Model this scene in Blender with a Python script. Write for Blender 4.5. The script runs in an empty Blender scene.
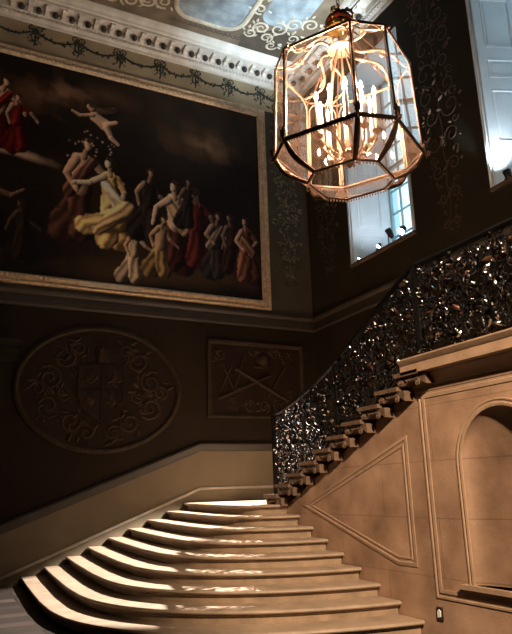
import bpy, math, random
import numpy as np
from mathutils import Vector, Matrix
from mathutils.geometry import tessellate_polygon

C = bpy.context.scene.collection
PI = math.pi
rnd = random.Random(7)

# ------------------------------------------------------------------ materials
def nodes(name):
    m = bpy.data.materials.new(name)
    m.use_nodes = True
    nt = m.node_tree
    return m, nt, nt.nodes['Principled BSDF']

def mat(name, col, rough=.6, metal=0., var=.25, scale=6., bump=.0, spec=.5, bscale=None, stretch=(1, 1, 1)):
    """noise-varied colour with optional bump"""
    m, nt, b = nodes(name)
    N, L = nt.nodes, nt.links
    b.inputs['Roughness'].default_value = rough
    b.inputs['Metallic'].default_value = metal
    b.inputs['Specular IOR Level'].default_value = spec
    tc = N.new('ShaderNodeTexCoord')
    mp = N.new('ShaderNodeMapping'); mp.inputs['Scale'].default_value = stretch
    L.new(tc.outputs['Object'], mp.inputs['Vector'])
    no = N.new('ShaderNodeTexNoise'); no.inputs['Scale'].default_value = scale; no.inputs['Detail'].default_value = 6
    L.new(mp.outputs['Vector'], no.inputs['Vector'])
    r = N.new('ShaderNodeValToRGB')
    r.color_ramp.elements[0].position = .3; r.color_ramp.elements[1].position = .7
    r.color_ramp.elements[0].color = tuple(c * (1 - var) for c in col) + (1,)
    r.color_ramp.elements[1].color = tuple(min(1, c * (1 + var)) for c in col) + (1,)
    L.new(no.outputs['Fac'], r.inputs['Fac']); L.new(r.outputs['Color'], b.inputs['Base Color'])
    if bump:
        n2 = N.new('ShaderNodeTexNoise'); n2.inputs['Scale'].default_value = bscale or scale * 5; n2.inputs['Detail'].default_value = 4
        L.new(tc.outputs['Object'], n2.inputs['Vector'])
        bp = N.new('ShaderNodeBump'); bp.inputs['Strength'].default_value = bump; bp.inputs['Distance'].default_value = .02
        L.new(n2.outputs['Fac'], bp.inputs['Height']); L.new(bp.outputs['Normal'], b.inputs['Normal'])
    return m

def stone_blocks(name, c1, c2, mortar, axes, bw, bh, rough=.7, msize=.006, off=.5, bump=.25, nscale=3.):
    m, nt, b = nodes(name)
    N, L = nt.nodes, nt.links
    tc = N.new('ShaderNodeTexCoord'); sx = N.new('ShaderNodeSeparateXYZ'); cx = N.new('ShaderNodeCombineXYZ')
    L.new(tc.outputs['Object'], sx.inputs[0])
    L.new(sx.outputs[axes[0]], cx.inputs['X']); L.new(sx.outputs[axes[1]], cx.inputs['Y'])
    br = N.new('ShaderNodeTexBrick')
    br.inputs['Color1'].default_value = c1 + (1,); br.inputs['Color2'].default_value = c2 + (1,)
    br.inputs['Mortar'].default_value = mortar + (1,)
    br.inputs['Scale'].default_value = 1; br.inputs['Brick Width'].default_value = bw; br.inputs['Row Height'].default_value = bh
    br.inputs['Mortar Size'].default_value = msize; br.offset = off
    L.new(cx.outputs[0], br.inputs['Vector'])
    no = N.new('ShaderNodeTexNoise'); no.inputs['Scale'].default_value = nscale; no.inputs['Detail'].default_value = 8
    L.new(tc.outputs['Object'], no.inputs['Vector'])
    mx = N.new('ShaderNodeMix'); mx.data_type = 'RGBA'; mx.blend_type = 'MULTIPLY'; mx.inputs['Factor'].default_value = 1
    r = N.new('ShaderNodeValToRGB'); r.color_ramp.elements[0].position = .3; r.color_ramp.elements[1].position = .75
    r.color_ramp.elements[0].color = (.52, .47, .43, 1); r.color_ramp.elements[1].color = (1.16, 1.14, 1.12, 1)
    L.new(no.outputs['Fac'], r.inputs['Fac'])
    L.new(br.outputs['Color'], mx.inputs['A']); L.new(r.outputs['Color'], mx.inputs['B'])
    L.new(mx.outputs['Result'], b.inputs['Base Color'])
    b.inputs['Roughness'].default_value = rough
    n2 = N.new('ShaderNodeTexNoise'); n2.inputs['Scale'].default_value = 40; n2.inputs['Detail'].default_value = 5
    L.new(tc.outputs['Object'], n2.inputs['Vector'])
    bp = N.new('ShaderNodeBump'); bp.inputs['Strength'].default_value = bump; bp.inputs['Distance'].default_value = .012
    L.new(n2.outputs['Fac'], bp.inputs['Height']); L.new(bp.outputs['Normal'], b.inputs['Normal'])
    return m

def emit(name, col, s):
    m, nt, b = nodes(name)
    b.inputs['Base Color'].default_value = col + (1,)
    b.inputs['Emission Color'].default_value = col + (1,); b.inputs['Emission Strength'].default_value = s
    return m

def thin_glass(name, tint=(1, 1, 1), ior=1.5, rough=.02, glow_haze=0.):
    m = bpy.data.materials.new(name); m.use_nodes = True
    nt = m.node_tree; N, L = nt.nodes, nt.links
    N.clear()
    out = N.new('ShaderNodeOutputMaterial'); mx = N.new('ShaderNodeMixShader')
    tr = N.new('ShaderNodeBsdfTransparent'); tr.inputs['Color'].default_value = tint + (1,)
    gl = N.new('ShaderNodeBsdfGlossy'); gl.inputs['Roughness'].default_value = rough
    fr = N.new('ShaderNodeFresnel'); ge = N.new('ShaderNodeNewGeometry')
    mi = N.new('ShaderNodeMix'); mi.data_type = 'FLOAT'; mi.inputs['A'].default_value = ior; mi.inputs['B'].default_value = 1 / ior
    L.new(ge.outputs['Backfacing'], mi.inputs['Factor']); L.new(mi.outputs['Result'], fr.inputs['IOR'])
    L.new(fr.outputs[0], mx.inputs[0]); L.new(tr.outputs[0], mx.inputs[1]); L.new(gl.outputs[0], mx.inputs[2])
    if glow_haze:  # diffuse film in the glass stands in for the haze of candle glow
        df = N.new('ShaderNodeBsdfTranslucent'); df.inputs['Color'].default_value = (.9, .60, .45, 1)
        d2 = N.new('ShaderNodeBsdfDiffuse'); d2.inputs['Color'].default_value = (.9, .60, .45, 1)
        ad = N.new('ShaderNodeMixShader'); L.new(df.outputs[0], ad.inputs[1]); L.new(d2.outputs[0], ad.inputs[2])
        tc = N.new('ShaderNodeTexCoord'); no = N.new('ShaderNodeTexNoise'); no.inputs['Scale'].default_value = 7; no.inputs['Detail'].default_value = 5; no.inputs['Distortion'].default_value = 2
        L.new(tc.outputs['Object'], no.inputs['Vector'])
        mr = N.new('ShaderNodeMapRange'); mr.inputs['From Min'].default_value = .35; mr.inputs['From Max'].default_value = .75; mr.inputs['To Min'].default_value = glow_haze * .3; mr.inputs['To Max'].default_value = glow_haze * 1.8
        L.new(no.outputs['Fac'], mr.inputs['Value'])
        m2 = N.new('ShaderNodeMixShader'); L.new(mr.outputs['Result'], m2.inputs[0]); L.new(mx.outputs[0], m2.inputs[1]); L.new(ad.outputs[0], m2.inputs[2])
        L.new(m2.outputs[0], out.inputs[0])
    else: L.new(mx.outputs[0], out.inputs[0])
    return m

M = {}
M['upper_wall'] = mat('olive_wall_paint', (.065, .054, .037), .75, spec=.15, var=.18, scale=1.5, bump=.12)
M['frieze'] = mat('lit_frieze_paint', (.36, .275, .175), .75, var=.18, scale=1.5, bump=.1, spec=.15)  # lighter copy of the wall paint, with the warm upper light in its colour
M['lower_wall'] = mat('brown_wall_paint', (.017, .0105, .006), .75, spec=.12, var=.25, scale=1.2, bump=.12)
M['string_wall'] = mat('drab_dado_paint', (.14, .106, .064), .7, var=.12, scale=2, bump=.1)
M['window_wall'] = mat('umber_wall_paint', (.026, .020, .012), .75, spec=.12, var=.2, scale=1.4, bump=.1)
M['dark_wall'] = mat('dark_plaster', (.05, .04, .03), .9)
M['mould_dark'] = mat('dark_moulding', (.012, .009, .006), .7, spec=.12)
M['mould'] = mat('painted_moulding', (.024, .016, .0095), .6, var=.2, scale=4)
M['skirt'] = mat('lit_skirting_edge', (.36, .32, .25), .6, var=.15, scale=5)
M['cornice'] = mat('grey_painted_cornice', (.68, .62, .55), .6, var=.15, scale=4)
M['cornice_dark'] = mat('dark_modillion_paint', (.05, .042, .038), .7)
M['scroll_green'] = mat('dark_green_scroll_paint', (.020, .022, .014), .7)
M['scroll_olive'] = mat('olive_scroll_paint', (.14, .12, .065), .7, var=.4, scale=9)
M['scroll_brown'] = mat('bronze_scroll_paint', (.068, .035, .018), .6, var=.4, scale=9)
M['scroll_cream'] = mat('cream_scroll_paint', (.55, .47, .36), .6)
M['ceil_ground'] = mat('ceiling_ochre_paint', (.17, .125, .085), .7, var=.35, scale=2.5)
M['ceil_sky'] = mat('ceiling_cloud_paint', (.27, .31, .335), .7, var=.45, scale=3.2)
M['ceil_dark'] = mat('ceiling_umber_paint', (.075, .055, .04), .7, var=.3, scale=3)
M['gilt_frame'] = mat('dull_gilt', (.52, .38, .25), .42, .15, var=.3, scale=14, bump=.3)
M['relief_ground'] = mat('red_brown_relief', (.017, .009, .006), .65, spec=.12, var=.25, scale=6)
M['relief_hi'] = mat('umber_relief_highlight', (.032, .019, .011), .6, spec=.12, var=.35, scale=10)
M['relief_frame'] = mat('umber_rope_border', (.030, .020, .012), .6, spec=.12, var=.3, scale=12)
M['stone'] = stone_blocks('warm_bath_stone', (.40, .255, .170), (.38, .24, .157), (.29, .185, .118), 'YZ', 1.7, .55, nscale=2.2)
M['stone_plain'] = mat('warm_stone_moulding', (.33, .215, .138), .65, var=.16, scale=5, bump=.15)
M['niche'] = stone_blocks('shaded_niche_stone', (.235, .145, .092), (.22, .135, .085), (.15, .09, .055), 'YZ', 2.6, .55, nscale=2.6)  # wall stone darkened in its colour to give the recess shade
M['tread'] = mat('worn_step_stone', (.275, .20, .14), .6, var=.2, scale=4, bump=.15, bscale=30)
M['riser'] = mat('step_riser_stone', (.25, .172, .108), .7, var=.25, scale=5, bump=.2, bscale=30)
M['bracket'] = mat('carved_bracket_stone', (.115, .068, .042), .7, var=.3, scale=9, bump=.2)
M['iron'] = mat('black_wrought_iron', (.007, .0065, .006), .45, 0., var=.3, scale=20, spec=.10)
M['iron_dull'] = mat('dull_black_rail', (.006, .0055, .005), .6, 0., var=.3, scale=20, spec=.06)
M['iron_leaf'] = mat('black_iron_leaf', (.45, .44, .43), .12, 1., var=.4, scale=25)
M['iron_red'] = mat('russet_iron_highlight', (.10, .05, .028), .4, .8, var=.4, scale=14)
M['bronze'] = mat('dark_bronze', (.15, .085, .058), .35, .6, var=.3, scale=20)
M['gilt'] = mat('lantern_gilt', (.50, .33, .235), .42, .6, var=.25, scale=18)
M['wax'] = mat('white_wax', (.85, .80, .70), .5, var=.05)
M['crown_red'] = mat('crown_red_velvet', (.32, .025, .02), .6, var=.3, scale=20)
M['crown_gold'] = mat('crown_gold', (.95, .55, .12), .3, .9, var=.2, scale=20)
M['white_paint'] = mat('white_shutter_paint', (.74, .84, .92), .45, var=.06, scale=3)
M['sash'] = mat('blue_grey_sash_paint', (.30, .42, .45), .45, var=.1, scale=4)
M['sill'] = mat('dark_sill_paint', (.10, .065, .04), .5, var=.2)
M['lamp_black'] = mat('black_lamp_housing', (.012, .012, .012), .4, var=.1)
M['socket_black'] = mat('black_socket_plastic', (.012, .011, .011), .35, var=.1)
M['socket_white'] = mat('white_socket_insert', (.75, .73, .70), .4, var=.05)
M['glass'] = thin_glass('lantern_glass', (.97, .95, .93), 1.52, glow_haze=.009)
M['glass_low'] = thin_glass('hazed_lantern_glass', (.95, .90, .86), 1.52, .04, glow_haze=.05)
M['pane'] = thin_glass('window_pane_glass', (.82, .95, .98), 1.45)
M['flame'] = emit('candle_flame', (1., .74, .52), 1600)
M['lens'] = emit('lit_lamp_lens', (1., .93, .82), 60)

def floor_mat():
    m, nt, b = nodes('oak_boards')
    N, L = nt.nodes, nt.links
    tc = N.new('ShaderNodeTexCoord')
    br = N.new('ShaderNodeTexBrick'); br.inputs['Scale'].default_value = 1
    br.inputs['Brick Width'].default_value = 2.6; br.inputs['Row Height'].default_value = .32
    br.inputs['Mortar Size'].default_value = .02
    br.inputs['Color1'].default_value = (.075, .052, .040, 1); br.inputs['Color2'].default_value = (.012, .008, .006, 1)
    br.inputs['Mortar'].default_value = (.02, .012, .008, 1)
    L.new(tc.outputs['Object'], br.inputs['Vector'])
    mp = N.new('ShaderNodeMapping'); mp.inputs['Scale'].default_value = (2, 18, 1)
    L.new(tc.outputs['Object'], mp.inputs['Vector'])
    no = N.new('ShaderNodeTexNoise'); no.inputs['Scale'].default_value = 3; no.inputs['Detail'].default_value = 7
    L.new(mp.outputs[0], no.inputs['Vector'])
    mx = N.new('ShaderNodeMix'); mx.data_type = 'RGBA'; mx.blend_type = 'MULTIPLY'; mx.inputs['Factor'].default_value = .8
    L.new(br.outputs['Color'], mx.inputs['A']); L.new(no.outputs['Fac'], mx.inputs['B'])
    L.new(mx.outputs['Result'], b.inputs['Base Color'])
    b.inputs['Roughness'].default_value = .5
    return m
M['floor'] = floor_mat()

# ------------------------------------------------------------------ mesh builder
class MB:
    def __init__(s): s.v = []; s.f = []
    def add(s, vs, fs):
        o = len(s.v); s.v += [tuple(v) for v in vs]; s.f += [tuple(i + o for i in f) for f in fs]
        return s
    def box(s, x0, x1, y0, y1, z0, z1, T=None):
        vs = [(x, y, z) for x in (x0, x1) for y in (y0, y1) for z in (z0, z1)]
        if T: vs = [T(*v) for v in vs]
        return s.add(vs, [(0, 1, 3, 2), (4, 6, 7, 5), (0, 4, 5, 1), (2, 3, 7, 6), (0, 2, 6, 4), (1, 5, 7, 3)])
    def prism(s, poly, fn, a, b):
        """closed 2D polygon poly, fn(u,v,w)->3D, extruded w from a to b"""
        n = len(poly)
        vs = [fn(u, v, a) for u, v in poly] + [fn(u, v, b) for u, v in poly]
        fs = [(i, (i + 1) % n, n + (i + 1) % n, n + i) for i in range(n)]
        fs += [tuple(range(n))[::-1], tuple(range(n, 2 * n))]
        return s.add(vs, fs)
    def loft(s, rings, closed=True, caps=True):
        n = len(rings[0]); vs = [p for r in rings for p in r]; fs = []
        for k in range(len(rings) - 1):
            for i in range(n if closed else n - 1):
                j = (i + 1) % n
                fs.append((k * n + i, k * n + j, (k + 1) * n + j, (k + 1) * n + i))
        if caps: fs += [tuple(range(n))[::-1], tuple(range((len(rings) - 1) * n, len(rings) * n))]
        return s.add(vs, fs)
    def tube(s, pts, r, n=6, closed=False, flat=None, nrm=None):
        """round tube; flat=(normal, factor) squashes it along normal"""
        P = [Vector(p) for p in pts]; m = len(P)
        if m < 2: return s
        rs = r if isinstance(r, (list, tuple)) else [r] * m
        rings = []; up = Vector(nrm) if nrm else None
        for i in range(m):
            if closed: t = P[(i + 1) % m] - P[i - 1]
            else: t = P[min(i + 1, m - 1)] - P[max(i - 1, 0)]
            if t.length < 1e-9: t = Vector((0, 0, 1))
            t.normalize()
            if up is None:
                up = t.orthogonal()
            a = up - t * up.dot(t)
            if a.length < 1e-6: a = t.orthogonal()
            a.normalize(); b = t.cross(a)
            if not nrm: up = a
            fl = flat or 1.
            rings.append([P[i] + a * (math.cos(2 * PI * k / n) * rs[i] * fl) + b * (math.sin(2 * PI * k / n) * rs[i]) for k in range(n)])
        if closed:
            vs = [p for q in rings for p in q]; fs = []
            for k in range(m):
                k2 = (k + 1) % m
                for i in range(n):
                    j = (i + 1) % n
                    fs.append((k * n + i, k * n + j, k2 * n + j, k2 * n + i))
            return s.add(vs, fs)
        return s.loft(rings)
    def lathe(s, prof, c=(0, 0, 0), n=16, sx=1, sy=1):
        rings = [[(c[0] + max(r, 1e-4) * sx * math.cos(2 * PI * k / n), c[1] + max(r, 1e-4) * sy * math.sin(2 * PI * k / n), c[2] + z) for k in range(n)] for r, z in prof]
        return s.loft(rings)
    def ball(s, c, r, n=8, m=5, sc=(1, 1, 1)):
        rings = []
        for i in range(m + 1):
            a = -PI / 2 + PI * i / m
            rr = max(math.cos(a), .02) * r
            rings.append([(c[0] + rr * math.cos(2 * PI * k / n) * sc[0], c[1] + rr * math.sin(2 * PI * k / n) * sc[1], c[2] + r * math.sin(a) * sc[2]) for k in range(n)])
        return s.loft(rings)
    def leaf(s, p, d, nrm, L, W, thick=.004, curl=.2):
        p = Vector(p); d = Vector(d).normalized(); nrm = Vector(nrm)
        nrm = (nrm - d * nrm.dot(d))
        if nrm.length < 1e-5: nrm = d.orthogonal()
        nrm.normalize(); w = d.cross(nrm)
        m1 = p + d * L * .35; m2 = p + d * L * .7 + nrm * curl * L * .25; tip = p + d * L + nrm * curl * L * .1
        vs = [p, m1 + w * W * .5, m1 - w * W * .5, m2 + w * W * .42, m2 - w * W * .42, tip, m1 + nrm * W * .3, m2 + nrm * W * .3, m1 - nrm * thick, m2 - nrm * thick]
        fs = [(0, 1, 6), (0, 6, 2), (1, 3, 7, 6), (6, 7, 4, 2), (3, 5, 7), (7, 5, 4), (0, 8, 1), (0, 2, 8), (1, 8, 9, 3), (8, 2, 4, 9), (3, 9, 5), (9, 4, 5)]
        return s.add(vs, fs)
    def sweep(s, prof, path, fn, closed=False):
        """prof [(d,h)]: d sideways from the path in its plane, h out of it; path 2D; fn(u,v,h)->3D; mitred"""
        n = len(path); rings = []
        for i in range(n):
            p = Vector(path[i])
            if closed or 0 < i < n - 1:
                a = (p - Vector(path[i - 1])).normalized(); b = (Vector(path[(i + 1) % n]) - p).normalized()
            elif i == 0: a = b = (Vector(path[1]) - p).normalized()
            else: a = b = (p - Vector(path[i - 1])).normalized()
            na = Vector((-a.y, a.x)); nb = Vector((-b.y, b.x)); mm = (na + nb)
            mm = mm / max(.3, mm.length) ; k = 1 / max(.35, mm.dot(na))
            rings.append([fn(p.x + mm.x * d * k, p.y + mm.y * d * k, h) for d, h in prof])
        if closed:
            m = len(prof); vs = [q for r in rings for q in r]; fs = []
            for k in range(n):
                k2 = (k + 1) % n
                for i in range(m):
                    j = (i + 1) % m
                    fs.append((k * m + i, k * m + j, k2 * m + j, k2 * m + i))
            return s.add(vs, fs)
        return s.loft(rings)
    def build(s, name, material, parent=None, smooth=False, kind=None):
        me = bpy.data.meshes.new(name)
        me.from_pydata(s.v, [], s.f); me.update()
        import bmesh
        bm = bmesh.new(); bm.from_mesh(me); bmesh.ops.recalc_face_normals(bm, faces=bm.faces); bm.to_mesh(me); bm.free()
        if smooth:
            me.polygons.foreach_set('use_smooth', [True] * len(me.polygons))
            if smooth != 'all': me.set_sharp_from_angle(angle=math.radians(smooth if smooth is not True else 40))
        me.materials.append(material)
        o = bpy.data.objects.new(name, me); C.objects.link(o)
        if parent: adopt(o, parent)
        if kind: o['kind'] = kind
        return o

def adopt(o, parent):
    o.parent = parent
    o.matrix_parent_inverse = Matrix.Translation(-Vector(parent.get('_base', (0, 0, 0)))) if parent.type == 'EMPTY' else Matrix.Identity(4)

BASES = []
def thing(name, label, cat, loc, group=None, kind=None):
    o = bpy.data.objects.new(name, None); C.objects.link(o); o.location = loc; o.empty_display_size = .1
    o['_base'] = tuple(loc); BASES.append(o)
    if label: o['label'] = label
    if cat: o['category'] = cat
    if group: o['group'] = group
    if kind: o['kind'] = kind
    return o

# ------------------------------------------------------------------ 2D ornament
def spiral(cx, cy, r, turns, a0, sgn, n=16, tail=0.):
    """runs from the outside in; tail lengthens the start along its tangent"""
    pts = []
    for i in range(n):
        t = i / (n - 1); a = a0 + sgn * turns * 2 * PI * t; q = r * (1 - .82 * t)
        pts.append((cx + q * math.cos(a), cy + q * math.sin(a)))
    return pts

def arabesque(h, w, rg, pitch=.42):
    """vertical column of scrollwork, x in +-w/2, y from 0 to h; returns strokes (pts,r) and leaves (p,dir,len)"""
    st, lv = [], []
    st.append(([(0.02 * math.sin(y * 9), y) for y in np.linspace(0, h, 30)], .008))
    y = pitch * .3; k = 0
    while y < h:
        ta = min(1., .35 + y / h * 2.2)
        for s in (-1, 1):
            r = w * rg.uniform(.17, .25) * ta
            cx = s * (r * 1.15 + .015); up = rg.choice((-1, 1)); 
            a0 = (PI if s > 0 else 0)
            st.append((spiral(cx, y, r, rg.uniform(1.1, 1.5), a0, up * s, 16), .012))
            for q in range(5):
                a = rg.uniform(0, 2 * PI)
                lv.append(((cx + r * math.cos(a), y + r * math.sin(a)), a + rg.uniform(-.8, .8), rg.uniform(.07, .15) * ta))
            r2 = r * .5
            st.append((spiral(s * w * .38 * ta, y + pitch * .5, r2, 1.2, rg.uniform(0, 6), -s, 12), .009))
            lv.append(((s * w * .3 * ta, y + pitch * .4), rg.uniform(0, 6.28), .12 * ta))
        y += pitch * rg.uniform(.85, 1.1); k += 1
    return st, lv

def put_ornament(mb, st, lv, fn, nrm, thick=.5, rs=1., leafw=.45):
    for pts, r in st:
        n = len(pts)
        rr = [r * rs * (1.25 - .8 * abs(i / (n - 1) - .3)) for i in range(n)]
        mb.tube([fn(u, v) for u, v in pts], rr, 5, flat=thick, nrm=nrm)
    for (p, a, l) in lv:
        q0 = Vector(fn(*p)); q1 = Vector(fn(p[0] + math.cos(a), p[1] + math.sin(a)))
        mb.leaf(q0, q1 - q0, nrm, l, l * leafw, .002, .1)

# ------------------------------------------------------------------ room constants
X1, X2, YB = 4.52, 7.53, 12.0
ZC = 11.35
XL, YF = -5.0, -4.0
H = 1.43
RZ, Z0 = .1348, 1.213

# ------------------------------------------------------------------ shell
MB().box(XL, X1 + .1, YF, YB, -.2, 0).build('floor', M['floor'], kind='structure')
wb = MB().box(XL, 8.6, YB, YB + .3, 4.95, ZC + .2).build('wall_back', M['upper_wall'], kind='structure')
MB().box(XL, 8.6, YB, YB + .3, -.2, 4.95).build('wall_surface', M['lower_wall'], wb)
MB().box(XL - .3, XL, YF - .3, YB + .3, -.2, ZC + .2).build('wall_left', M['dark_wall'], kind='structure')
MB().box(XL, 8.6, YF - .3, YF, -.2, ZC + .2).build('wall_front', M['dark_wall'], kind='structure')

# window wall with three openings (the third stands behind the camera's right edge)
WIN = [(8.40, 10.32), (4.56, 6.50)]
WZ0, WZ1 = 5.86, 10.15
mb = MB()
ys = [YF] + [v for w in reversed(WIN) for v in w] + [YB]
for i in range(0, len(ys), 2): mb.box(X2, 8.6, ys[i], ys[i + 1], 0, ZC + .2)
for a, b in WIN:
    mb.box(X2, 8.6, a, b, 0, WZ0 - .06); mb.box(X2, 8.6, a, b, WZ1, ZC + .2)
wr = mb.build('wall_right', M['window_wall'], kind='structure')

MB().box(X2 - .004, X2, YF + .01, YB - .02, .01, 4.79).build('wall_surface', M['lower_wall'], wr)  # thin dark sheet below the dado, standing in for shade on this wall

# ceiling, painted
ce = MB().box(XL, 8.6, YF, YB, ZC, ZC + .2).build('ceiling', M['ceil_ground'], kind='structure')
def ceil(u, v, h=0): return (u, v, ZC - .003 - h)
def rrect(x0, x1, y0, y1, r, n=6, notch=False):
    out = []
    for cx, cy, a0 in ((x1 - r, y1 - r, 0), (x0 + r, y1 - r, 90), (x0 + r, y0 + r, 180), (x1 - r, y0 + r, 270)):
        for i in range(n + 1):
            a = math.radians(a0 + 90 * i / n); out.append((cx + r * math.cos(a), cy + r * math.sin(a)))
    return out
sky_poly = rrect(3.78, 5.38, 6.5, 11.08, .42)
MB().prism(sky_poly, ceil, 0, .004).build('cloud_panel', M['ceil_sky'], ce)
mb = MB()
mb.sweep([(-.05, 0), (-.05, .02), (-.02, .045), (.03, .045), (.06, .02), (.06, 0)], sky_poly, ceil, True)
for i in range(150):
    pass
mb.build('panel_border', M['scroll_cream'], ce, 40)
MB().prism(rrect(5.62, 6.6, 7.6, 10.55, .3), ceil, 0, .004).build('cloud_panel', M['ceil_sky'], ce)
MB().prism([(5.55, 11.5), (6.9, 11.5), (6.9, 10.6), (6.1, 10.62), (5.8, 10.85), (5.5, 11.1)], ceil, 0.001, .005).build('umber_panel', M['ceil_dark'], ce)  # darker umber patch of the ceiling beside the cornice
mb = MB(); rg = random.Random(3)
st, lv = [], []
for (cx, cy, r, t, a, s) in ((5.78, 10.72, .2, 1.6, 2.2, 1), (6.02, 10.95, .16, 1.5, 1, -1), (6.15, 10.6, .22, 1.5, 4, 1), (6.4, 10.35, .2, 1.4, 0, -1), (5.62, 10.95, .14, 1.4, 3, -1),
                             (3.55, 10.85, .2, 1.5, 1, 1), (3.25, 10.95, .18, 1.5, 3, -1), (2.9, 11.1, .2, 1.5, 2, 1), (2.55, 11.15, .17, 1.4, 5, -1), (3.45, 10.4, .2, 1.5, 5, 1),
                             (5.5, 10.2, .16, 1.4, 1, 1), (5.45, 9.8, .16, 1.4, 1, -1), (6.75, 10.2, .2, 1.4, 2, 1), (6.6, 10.75, .16, 1.4, 2, -1), (6.25, 11.15, .14, 1.3, 0, 1)):
    st.append((spiral(cx, cy, r, t, a, s, 18), .024))
    for k in range(4):
        q = rg.uniform(0, 6.28); lv.append(((cx + r * math.cos(q), cy + r * math.sin(q)), q + .6, .14))
put_ornament(mb, st, lv, ceil, (0, 0, -1), .5)
mb.build('scrollwork', M['scroll_cream'], ce, 40)
mb = MB(); st = []
for i in range(14):
    x = 3.9 + i * .12
    st.append((spiral(x, 11.23, .07, 1.2, PI, -1, 10), .010))
    st.append((spiral(5.52, 11.1 - i * .14, .07, 1.2, PI, -1, 10), .010))
put_ornament(mb, st, [], ceil, (0, 0, -1), .5)
mb.build('scroll_band', M['ceil_dark'], ce, 40)

# cornice (profile: outward d, height z), run along the back wall and the window wall
cprof = [(0, 10.82), (.05, 10.82), (.06, 10.87), (.10, 10.89), (.12, 10.93), (.12, 10.95), (.16, 10.97), (.17, 11.10), (.40, 11.105), (.40, 11.16), (.43, 11.18), (.45, 11.22), (.50, 11.27), (.54, 11.33), (.54, 11.35), (0, 11.35)]
def corn(d0, d1, fn, name):
    m_ = MB().prism(cprof, fn, d0, d1)
    return m_
def back(u, v, w): return (w, YB - u, v)
def rightw(u, v, w): return (X2 - u, w, v)
mbc = corn(XL, X2, back, ''); x = XL + .2
while x < X2 - .2:
    mbc.box(x, x + .05, YB - .145, YB - .1, 10.895, 10.955); x += .084
cb = mbc.build('trim_1', M['cornice'], kind='structure')
mbc = corn(YF, YB, rightw, ''); y = YF + .2
while y < YB - .2:
    mbc.box(X2 - .145, X2 - .1, y, y + .05, 10.895, 10.955); y += .084
cr = mbc.build('trim_2', M['cornice'], kind='structure')
def modillion(T, par):
    a = MB()
    a.prism([(.16, 10.98), (.2, 10.985), (.24, 11.03), (.33, 11.04), (.38, 11.07), (.38, 11.10), (.16, 11.10)], lambda u, v, w: T(w, u, v), -.045, .045)
    o = a.build('modillion', M['cornice'], par)
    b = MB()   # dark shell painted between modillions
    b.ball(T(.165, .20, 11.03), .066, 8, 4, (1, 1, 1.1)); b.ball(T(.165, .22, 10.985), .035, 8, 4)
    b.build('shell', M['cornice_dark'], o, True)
for i in range(20):
    xx = 7.05 - i * .334
    modillion(lambda w, d, z, c=xx: (c + w, YB - d, z), cb)
for i in range(8):
    yy = 11.4 - i * .334
    modillion(lambda w, d, z, c=yy: (X2 - d, c + w, z), cr)

# dado moulding with guilloche, both walls
dprof = [(0, 4.80), (.03, 4.80), (.05, 4.83), (.05, 4.86), (.025, 4.87), (.025, 5.02), (.05, 5.03), (.075, 5.06), (.085, 5.09), (.085, 5.11), (0, 5.13)]
mb = MB().prism(dprof, back, XL, X2)
x = -.4
while x < X2 - .1:
    mb.tube([back(.028, 4.945 + .05 * math.sin(a), x + .05 * math.cos(a)) for a in np.linspace(0, 2 * PI, 11)[:-1]], .011, 4, True)
    x += .1
mb.build('trim_3', M['mould'], smooth=40, kind='structure')
mb = MB().prism(dprof, rightw, YF, YB)
mb.build('trim_4', M['mould'], smooth=40, kind='structure')

# string dado: paler paint, cap moulding, skirting that follows the steps on the back wall
SL = .379
XB = 4.75
def zcap(x): return 2.34 if x >= XB else 2.34 - SL * (XB - x)
def zsk(x): return 1.49 if x >= XB else 1.49 - SL * (XB - x)
def bk(u, v, h=0): return (u, YB - h, v)
xa = .85
MB().prism([(-1.2, .001), (X2 - .01, .001), (X2 - .01, 2.3), (XB, 2.3), (-1.2, zcap(-1.2) - .04)], bk, 0, .012).build('dado_surface', M['string_wall'], wb)
cap = [(.0, 0), (.0, .06), (-.03, .075), (-.05, .05), (-.08, .045), (-.11, .025), (-.16, .02), (-.17, 0)]
MB().sweep([(d, h) for d, h in cap], [(-1.0, zcap(-1.0)), (XB, 2.34), (X2, 2.34)], bk).build('trim_5', M['mould'], smooth=40, kind='structure')
bb_ = MB().sweep([(-.055, .0125), (-.055, .028), (-.45, .028), (-.45, .0125)], [(.85, zsk(.85)), (XB, 1.49), (X2 - .01, 1.49)], bk).build('baseboard_back', M['string_wall'], kind='structure')
MB().sweep([(0, .0125), (0, .036), (-.02, .042), (-.045, .036), (-.0545, .0125)], [(.85, zsk(.85)), (XB, 1.49), (X2 - .01, 1.49)], bk).build('baseboard_cap', M['skirt'], bb_, 40)  # pale bead: light along the skirting's top edge, put into its colour

# overdoor cornice at the far left of the back wall
oprof = [(0, 3.74), (.06, 3.74), (.07, 3.82), (.14, 3.86), (.16, 3.95), (.26, 3.98), (.27, 4.04), (.32, 4.09), (.32, 4.11), (0, 4.11)]
MB().prism(oprof, back, -1.3, 1.28).build('trim_6', M['mould_dark'], smooth=30, kind='structure')

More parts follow.
